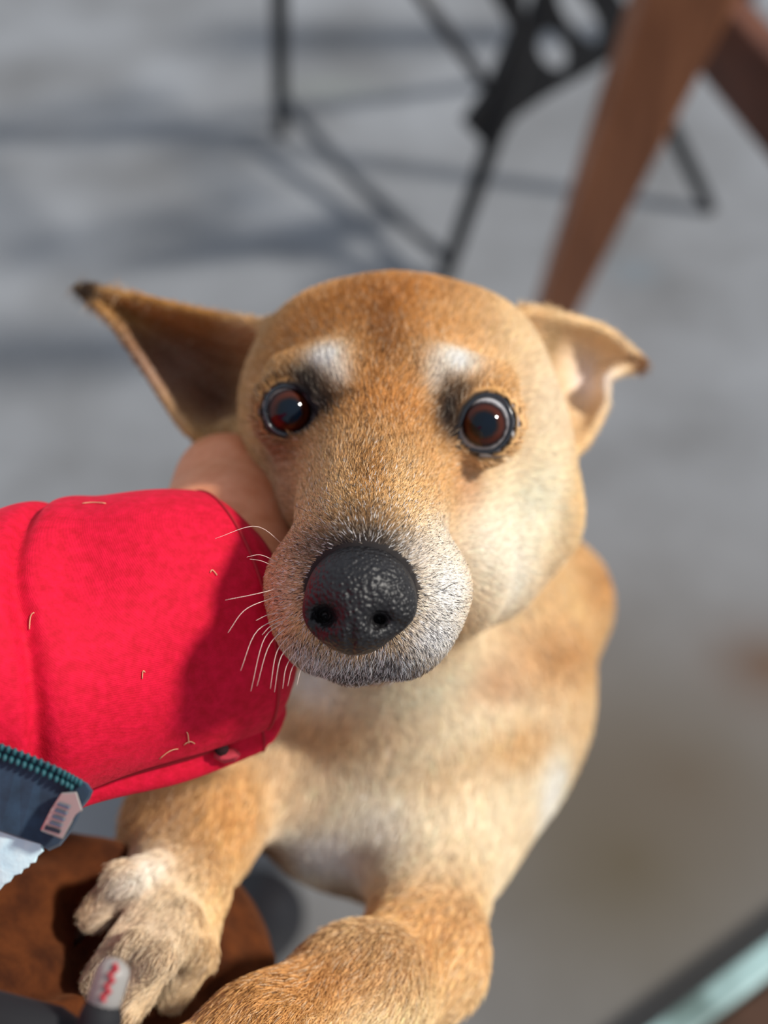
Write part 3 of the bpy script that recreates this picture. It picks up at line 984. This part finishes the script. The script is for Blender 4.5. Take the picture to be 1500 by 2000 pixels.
dogbase = W(P(735, 1455, 1.15)); dogbase[2] = 0
dog = thing('dog', 'tan short-haired dog with white brows looking up, forepaws on a lap', 'dog', dogbase.tolist())
m_coat = mat('dog_skin', (200, 150, 95), rough=0.75, spec=0.2)
nt, N, L, b = nodes(m_coat)
at_ = N.new('ShaderNodeAttribute'); at_.attribute_name = 'coat'
L.new(at_.outputs['Color'], b.inputs['Base Color'])
# nose leather
NF = Field()
NF.ell(P(705, 1148, .3925), (px_r(98, .39), px_r(62, .39), .0130), .004)
NF.ell(P(694, 1210, .3920), (px_r(80, .39), px_r(70, .39), .0120), .010)
NF.ball(P(634, 1196, .3890), px_r(35, .39), .006)
NF.ball(P(772, 1186, .3895), px_r(37, .39), .006)
NF.cone(P(705, 1125, .396), P(705, 1112, .402), px_r(52, .39), px_r(44, .40), .012)
nl, nr = P(630, 1206, .3795), P(741, 1214, .3785)
NF.ell(nl, (px_r(26, .38), px_r(21, .38), .011), .004, cut=True)
NF.cone(nl, P(612, 1240, .3865), px_r(10, .38), px_r(6, .38), .003, cut=True)
NF.ell(nr, (px_r(17, .38), px_r(14, .38), .010), .004, cut=True)
NF.cone(nr, P(786, 1226, .3850), px_r(7, .38), px_r(5, .38), .003, cut=True)
NF.cone(P(687, 1218, .3788), P(684, 1255, .3812), px_r(4, .38), px_r(6, .38), .0015, cut=True)
NF.cone(P(684, 1255, .3812), P(683, 1290, .3880), px_r(6, .38), px_r(9, .38), .0015, cut=True)
NV, NQ, _ = NF.mesh(NOSE_C - np.array([.02, .024, .026]), NOSE_C + np.array([.02, .02, .024]), 0.0006)
m_nose = mat('nose_leather', (24, 22, 24), rough=0.46, spec=0.45, coat=0.05)
nt, N, L, b = nodes(m_nose)
b.inputs['Coat Roughness'].default_value = 0.25
tcn = N.new('ShaderNodeTexCoord')
vo = N.new('ShaderNodeTexVoronoi'); vo.inputs['Scale'].default_value = 820
vo.feature = 'SMOOTH_F1'
L.new(tcn.outputs['Object'], vo.inputs['Vector'])
inv = N.new('ShaderNodeMath'); inv.operation = 'SUBTRACT'; inv.inputs[0].default_value = 1.0
L.new(vo.outputs['Distance'], inv.inputs[1])
add_bump(m_nose, inv.outputs[0], 1.0, 0.0010)
quad_obj('nose', NV, NQ, m_nose, dog)

body = quad_obj('body', DV, DQ, m_coat, dog)
# finer skin around the eyes and the lips, drawn back onto the same form
bm = bmesh.new(); bm.from_mesh(body.data); bm.faces.ensure_lookup_table()
fc = DV[DQ].mean(1)
fine = np.zeros(len(fc), bool)
for s in 'lr': fine |= np.linalg.norm(fc - EYE[s][0], axis=1) < 0.021
sel = [f for f in bm.faces if fine[f.index]]
edges = list({e for f in sel for e in f.edges})
bmesh.ops.subdivide_edges(bm, edges=edges, cuts=2, use_grid_fill=True)
bm.to_mesh(body.data); bm.free()
co = np.empty(len(body.data.vertices) * 3, np.float32); body.data.vertices.foreach_get('co', co)
rel = co.reshape(-1, 3).astype(float) - CAM
BV = np.stack([rel @ RV, rel @ UV_, rel @ FV], 1)
loc = np.nonzero(np.minimum(np.linalg.norm(BV - EYE['l'][0], axis=1), np.linalg.norm(BV - EYE['r'][0], axis=1)) < 0.0225)[0]
for _ in range(3):
    q = BV[loc]
    BV[loc] = q - np.clip(DF(q), -.0009, .0009)[:, None] * DF.normal(q, .0003) * .9
body.data.vertices.foreach_set('co', W(BV).astype(np.float32).ravel())
body.data.update(); body.data.shade_smooth()
colr = coat(BV)
lw = lid_weight(BV)
colr = colr * (1 - lw[:, None]) + np.array([22, 22, 25.]) * lw[:, None]
pw = lip_weight(BV)[:, None] * .8
colr = colr * (1 - pw) + np.array([30, 28, 30.]) * pw
ni = np.nonzero(np.linalg.norm(BV - NOSE_C, axis=1) < .04)[0]
nw = np.clip((0.0045 - NF(BV[ni])) / .003, 0, 1)[:, None]
colr[ni] = colr[ni] * (1 - nw) + np.array([40, 36, 36.]) * nw
ca = body.data.color_attributes.new('coat', 'FLOAT_COLOR', 'POINT')
ca.data.foreach_set('color', np.hstack([pigment(colr), np.ones((len(colr), 1))]).astype(np.float32).ravel())

# eyes
m_eye = mat('eye', (40, 20, 12), rough=0.05, spec=0.35)
nt, N, L, b = nodes(m_eye)
tce = N.new('ShaderNodeTexCoord'); sx = N.new('ShaderNodeSeparateXYZ'); L.new(tce.outputs['Object'], sx.inputs[0])
cx = N.new('ShaderNodeCombineXYZ'); L.new(sx.outputs[0], cx.inputs[0]); L.new(sx.outputs[1], cx.inputs[1])
ln = N.new('ShaderNodeVectorMath'); ln.operation = 'LENGTH'; L.new(cx.outputs[0], ln.inputs[0])
nze = N.new('ShaderNodeTexNoise'); nze.inputs['Scale'].default_value = 700; L.new(tce.outputs['Object'], nze.inputs['Vector'])
ml = N.new('ShaderNodeMath'); ml.operation = 'MULTIPLY_ADD'; L.new(nze.outputs['Fac'], ml.inputs[0]); ml.inputs[1].default_value = 0.0007; L.new(ln.outputs['Value'], ml.inputs[2])
dv_ = N.new('ShaderNodeMath'); dv_.operation = 'DIVIDE'; L.new(ml.outputs[0], dv_.inputs[0]); dv_.inputs[1].default_value = 0.0122
rp = N.new('ShaderNodeValToRGB'); L.new(dv_.outputs[0], rp.inputs['Fac'])
el = rp.color_ramp.elements
el[0].position = 0.0; el[0].color = rgba((0, 14, 30))
el[1].position = 1.0; el[1].color = rgba((150, 146, 146))
for pos, cc in ((0.33, (1, 12, 24)), (0.39, (40, 18, 10)), (0.48, (74, 30, 14)), (0.56, (54, 20, 10)), (0.605, (16, 7, 6)), (0.645, (110, 104, 106)), (0.70, (186, 184, 186))):
    e = rp.color_ramp.elements.new(pos); e.color = rgba(cc)
L.new(rp.outputs['Color'], b.inputs['Base Color'])
m_lid = mat('eyelid', (26, 29, 36), rough=0.22, spec=0.6, coat=0.3)
for s, gaze_px in (('l', (562, 800, .30)), ('r', (944, 825, .30))):
    ce, re = EYE[s]
    bm = bmesh.new()
    bmesh.ops.create_uvsphere(bm, u_segments=48, v_segments=32, radius=re)
    for v in bm.verts:                      # cornea bulge
        rad = math.hypot(v.co.x, v.co.y)
        if v.co.z > 0 and rad < 0.0085: v.co.z += 0.0016 * (1 - (rad / 0.0085) ** 2)
    me = bpy.data.meshes.new('eye'); bm.to_mesh(me); bm.free(); me.shade_smooth(); me.materials.append(m_eye)
    o = bpy.data.objects.new('eye', me)
    cw = Vector(W(ce)); g = Vector(at(*gaze_px)) - cw
    o.matrix_world = Matrix.Translation(cw) @ g.to_track_quat('Z', 'Y').to_matrix().to_4x4()
    put(o, dog)
    ring = spline(LID[s] + LID[s][:1], 60)[:-1]
    pts = []
    for (qx, qy) in ring:
        dr = np.array([(qx - 750) / FPX, (1000 - qy) / FPX, 1.0]); dr /= np.linalg.norm(dr)
        tca = ce @ dr; d2 = ce @ ce - tca ** 2; R2 = (re + 0.0009) ** 2
        pts.append(dr * (tca - math.sqrt(max(R2 - d2, 0))))
    pts = np.array(pts)
    pts[:, 2] = np.convolve(np.r_[pts[-3:, 2], pts[:, 2], pts[:3, 2]], np.ones(7) / 7, 'valid')
    pts = np.vstack([pts, pts[:1]])
    V, F = tube(W(pts), 0.00065, 8, cap=False)
    mesh_obj('eyelid', V, F, m_lid, dog)

# claws
m_claw = mat('claw', (26, 22, 20), rough=0.35)
for a, m_, e, r0, r1 in TOES:
    A0, M0 = P(*e), P(*m_)
    dr = A0 - M0; dr /= np.linalg.norm(dr)
    c0 = A0 + dr * px_r(r1, .46) * 0.75
    pts = [c0, c0 + dr * 0.005 + np.array([0, -.001, .001]), c0 + dr * 0.009 + np.array([0, -.003, .003])]
    V, F = tube(W(np.array(pts)), [0.0026, 0.0020, 0.0005], 8)
    mesh_obj('claw', V, F, m_claw, dog)

# ------------------------------------------------------------------ fur: single hairs laid along the coat
m_fur = mat('dog_fur', (200, 150, 95), rough=0.55, spec=0.25)
nt, N, L, b = nodes(m_fur)
af = N.new('ShaderNodeAttribute'); af.attribute_name = 'hair_colour'
L.new(af.outputs['Color'], b.inputs['Base Color'])

tri = np.vstack([DQ[:, [0, 1, 2]], DQ[:, [0, 2, 3]]])
pa, pb, pc = DV[tri[:, 0]], DV[tri[:, 1]], DV[tri[:, 2]]
area = np.linalg.norm(np.cross(pb - pa, pc - pa), axis=1) / 2
cen = (pa + pb + pc) / 3
HEAD_C = P(760, 880, .49)
hd = np.linalg.norm((cen - HEAD_C) / np.array([.075, .085, .11]), axis=1)
facing = -DN[tri[:, 0]][:, 2]
face_w = np.clip(1.4 - hd, 0, 1)
dens = np.where(cen[:, 2] > .75, 0.05, 0.5) + 2.6 * face_w
muz = np.linalg.norm(cen - P(710, 1130, .40), axis=1)
dens += 7.0 * np.exp(-(muz / 0.036) ** 2)
pawd = np.linalg.norm(cen - P(280, 1850, .46), axis=1); dens += 1.6 * np.exp(-(pawd / .04) ** 2)
fore = np.linalg.norm(cen - P(560, 1990, .42), axis=1); dens += 1.6 * np.exp(-(fore / .05) ** 2)
dens *= np.clip(0.7 + facing, 0.25, 1)
NH = HAIR_COUNT = 430000
pr = area * dens; pr /= pr.sum()
pick = rng.choice(len(tri), NH, p=pr)
u, v = rng.random(NH), rng.random(NH)
f = u + v > 1; u[f], v[f] = 1 - u[f], 1 - v[f]
root = pa[pick] * (1 - u - v)[:, None] + pb[pick] * u[:, None] + pc[pick] * v[:, None]
nor = DN[tri[pick, 0]] * (1 - u - v)[:, None] + DN[tri[pick, 1]] * u[:, None] + DN[tri[pick, 2]] * v[:, None]
nor /= np.linalg.norm(nor, axis=1, keepdims=True)
keep = lid_weight(root) < 0.25
nd = NF(root); keep &= nd > 0.0004
inside_px = np.stack([750 + FPX * root[:, 0] / root[:, 2], 1000 - FPX * root[:, 1] / root[:, 2]], 1)
root, nor, inside_px, nd = root[keep], nor[keep], inside_px[keep], nd[keep]
n = len(root)
pawz = np.exp(-(np.linalg.norm(root - P(280, 1850, .46), axis=1) / .05) ** 4)
# direction of lay
flow = np.tile(np.array([0.0, -0.8, 0.25]), (n, 1)) * 0.4
BONES = [((836, 1868, .505), (330, 2165, .415), .045), ((905, 1600, .60), (836, 1868, .505), .04), ((560, 1440, .605), (372, 1618, .535), .04), ((372, 1618, .535), (330, 1790, .482), .035),
         ((860, 1010, .60), (800, 1400, .62), .07)] + [(t[0], t[2], .014) for t in TOES for _ in range(4)]
for a, e, r in BONES:
    a, e = P(*a), P(*e); ab = e - a
    t = np.clip(((root - a) @ ab) / (ab @ ab), 0, 1)
    dd = np.linalg.norm(root - a - t[:, None] * ab, axis=1)
    flow += np.exp(-(dd / r) ** 2)[:, None] * ab / np.linalg.norm(ab) * 1.5
nt_ = P(700, 1150, .370)
away = root - nt_; away /= np.linalg.norm(away, axis=1, keepdims=True)
hw = np.clip(2.2 - 1.5 * np.linalg.norm((root - HEAD_C) / np.array([.085, .095, .12]), axis=1), 0, 1)
flow = flow * (1 - hw[:, None]) + away * hw[:, None] * 1.5
# below the nose the hair falls forward and down over the lip
lipz = np.exp(-((inside_px[:, 1] - 1300) / 45) ** 2) * np.exp(-((inside_px[:, 0] - 690) / 200) ** 2) * (root[:, 2] < .44)
flow += lipz[:, None] * np.array([-0.25, -1.6, -0.2])
# brows stand up and outwards
for (bx, by) in ((640, 722), (884, 726)):
    w = np.exp(-(((inside_px[:, 0] - bx) / 50) ** 2 + ((inside_px[:, 1] - by) / 50) ** 2))
    flow += w[:, None] * np.array([(-0.25 if bx < 750 else .25), 0.9, 0.2])
flow += rng.normal(0, 0.16, flow.shape)
# slow waviness of the coat
ph = root * 160
flow += (0.20 - 0.15 * pawz)[:, None] * np.stack([np.sin(ph[:, 1] + 2 * np.sin(ph[:, 0])), np.sin(ph[:, 0] + ph[:, 2]), np.cos(ph[:, 1] - ph[:, 0])], 1)
flow -= (flow * nor).sum(1)[:, None] * nor
flow /= np.linalg.norm(flow, axis=1, keepdims=True) + 1e-9
Lh = 0.0070 * (1 - hw) + 0.0046 * hw
Lh *= 1 - 0.30 * pawz
dn = np.linalg.norm(root - NOSE_C, axis=1)
Lh = np.where(dn < .055, np.maximum(0.0026, Lh * (0.28 + .72 * np.clip((dn - .018) / .037, 0, 1))), Lh)
Lh += lipz * 0.0022
ear_w = np.maximum(np.exp(-(np.linalg.norm((root - P(330, 720, .55)) / np.array([.035, .04, .05]), axis=1)) ** 4), np.exp(-(np.linalg.norm((root - P(1150, 740, .56)) / np.array([.022, .035, .05]), axis=1)) ** 4))
Lh *= 1 - 0.55 * ear_w
Lh *= 0.75 + 0.5 * rng.random(n)
lift = np.radians(16 + 12 * rng.random(n))
lift = lift * (1 - .5 * pawz)
lift = np.where(dn < .05, np.radians(10 + 12 * rng.random(n)), lift)
K = 4
ts = np.linspace(0, 1, K)
pos = np.empty((n, K, 3))
curl = rng.normal(0, 0.10, (n, 3)); curl -= (curl * nor).sum(1)[:, None] * nor
for k, t in enumerate(ts):
    pos[:, k] = root - nor * 0.0003 + (Lh * t)[:, None] * (flow * np.cos(lift)[:, None] + nor * (np.sin(lift) * (1 - 0.45 * t))[:, None] + curl * t)
hc = coat(root)
# salt and pepper: each hair its own shade
shade = np.clip(rng.normal(1.0, 0.13, n), .55, 1.3)
hc = np.clip(hc * shade[:, None], 0, 252)
mzw = np.exp(-(np.linalg.norm(root - P(720, 1180, .405), axis=1) / .034) ** 4)
grey = rng.random(n)
pick_d = (grey < 0.16 * mzw)
hc[pick_d] = np.array([60, 54, 52])
pick_l = (grey > 1 - (0.10 * mzw + 0.30 * lipz))
hc[pick_l] = np.array([226, 222, 220])
streak = (grey > .3) & (grey < .3 + .16 * hw * np.exp(-((inside_px[:, 0] - 735) / 110) ** 2))
hc[streak] *= 0.62
pale = (grey > .6) & (grey < .72)
hc[pale] = hc[pale] * .6 + np.array([250, 236, 210]) * .4
rad0 = np.where(hw > .4, 0.000095, 0.00014) * (0.8 + .4 * rng.random(n))


def hair(name, pos, rad, colours, m, parent):
    n, K = pos.shape[:2]
    cu = bpy.data.hair_curves.new(name)
    cu.add_curves([K] * n)
    cu.attributes['position'].data.foreach_set('vector', W(pos.reshape(-1, 3)).astype(np.float32).ravel())
    ra = cu.attributes.get('radius') or cu.attributes.new('radius', 'FLOAT', 'POINT')
    taper = np.array([1.0, 0.92, 0.66, 0.15]) if K == 4 else np.linspace(1, .15, K)
    ra.data.foreach_set('value', (rad[:, None] * taper[None]).astype(np.float32).ravel())
    at2 = cu.attributes.new('hair_colour', 'FLOAT_COLOR', 'CURVE')
    at2.data.foreach_set('color', np.hstack([pigment(colours), np.ones((n, 1))]).astype(np.float32).ravel())
    cu.materials.append(m)
    o = bpy.data.objects.new(name, cu)
    return put(o, parent)


fur = hair('fur', pos, rad0, hc, m_fur, dog)
fur['kind'] = 'stuff'

# whiskers
m_wh = mat('whisker', (236, 214, 204), rough=0.35)
m_whd = mat('dark_whisker', (40, 34, 32), rough=0.4)
WH = [((556, 1066, .418), (500, 1028, .405), (420, 1052, .398)), ((545, 1100, .412), (510, 1084, .404), (482, 1088, .400)), ((542, 1110, .412), (512, 1096, .404), (488, 1092, .399)),
      ((540, 1150, .406), (500, 1160, .396), (440, 1172, .390)), ((540, 1165, .405), (480, 1190, .394), (445, 1236, .388)), ((546, 1195, .404), (520, 1202, .396), (500, 1212, .392)),
      ((550, 1205, .402), (500, 1235, .392), (470, 1310, .386)), ((552, 1215, .401), (515, 1250, .392), (490, 1350, .386)), ((560, 1225, .400), (525, 1262, .391), (502, 1340, .386)),
      ((566, 1240, .400), (540, 1275, .392), (528, 1345, .388)), ((575, 1255, .399), (548, 1285, .391), (536, 1352, .388)), ((585, 1265, .399), (560, 1300, .392), (552, 1345, .389)),
      ((596, 1275, .399), (572, 1302, .393), (562, 1340, .390)), ((606, 1285, .399), (588, 1308, .394), (580, 1338, .391)), ((560, 1210, .402), (530, 1222, .394), (512, 1240, .391))]
for w in WH:
    pts = spline([P(*q) for q in w], 12)
    V, F = tube(W(pts), np.linspace(0.00013, 0.00004, 12), 5)
    mesh_obj('whisker', V, F, m_wh, dog)
for w in (((625, 1030, .418), (600, 1000, .412), (576, 988, .408)), ((868, 1150, .402), (885, 1140, .396), (898, 1136, .392)), ((888, 1177, .404), (905, 1176, .398), (920, 1176, .394)), ((850, 1213, .402), (875, 1213, .396), (902, 1215, .392)), ((800, 1080, .404), (812, 1076, .400), (822, 1066, .396))):
    pts = spline([P(*q) for q in w], 8)
    V, F = tube(W(pts), np.linspace(0.00012, 0.00004, 8), 5)
    mesh_obj('whisker', V, F, m_whd, dog)
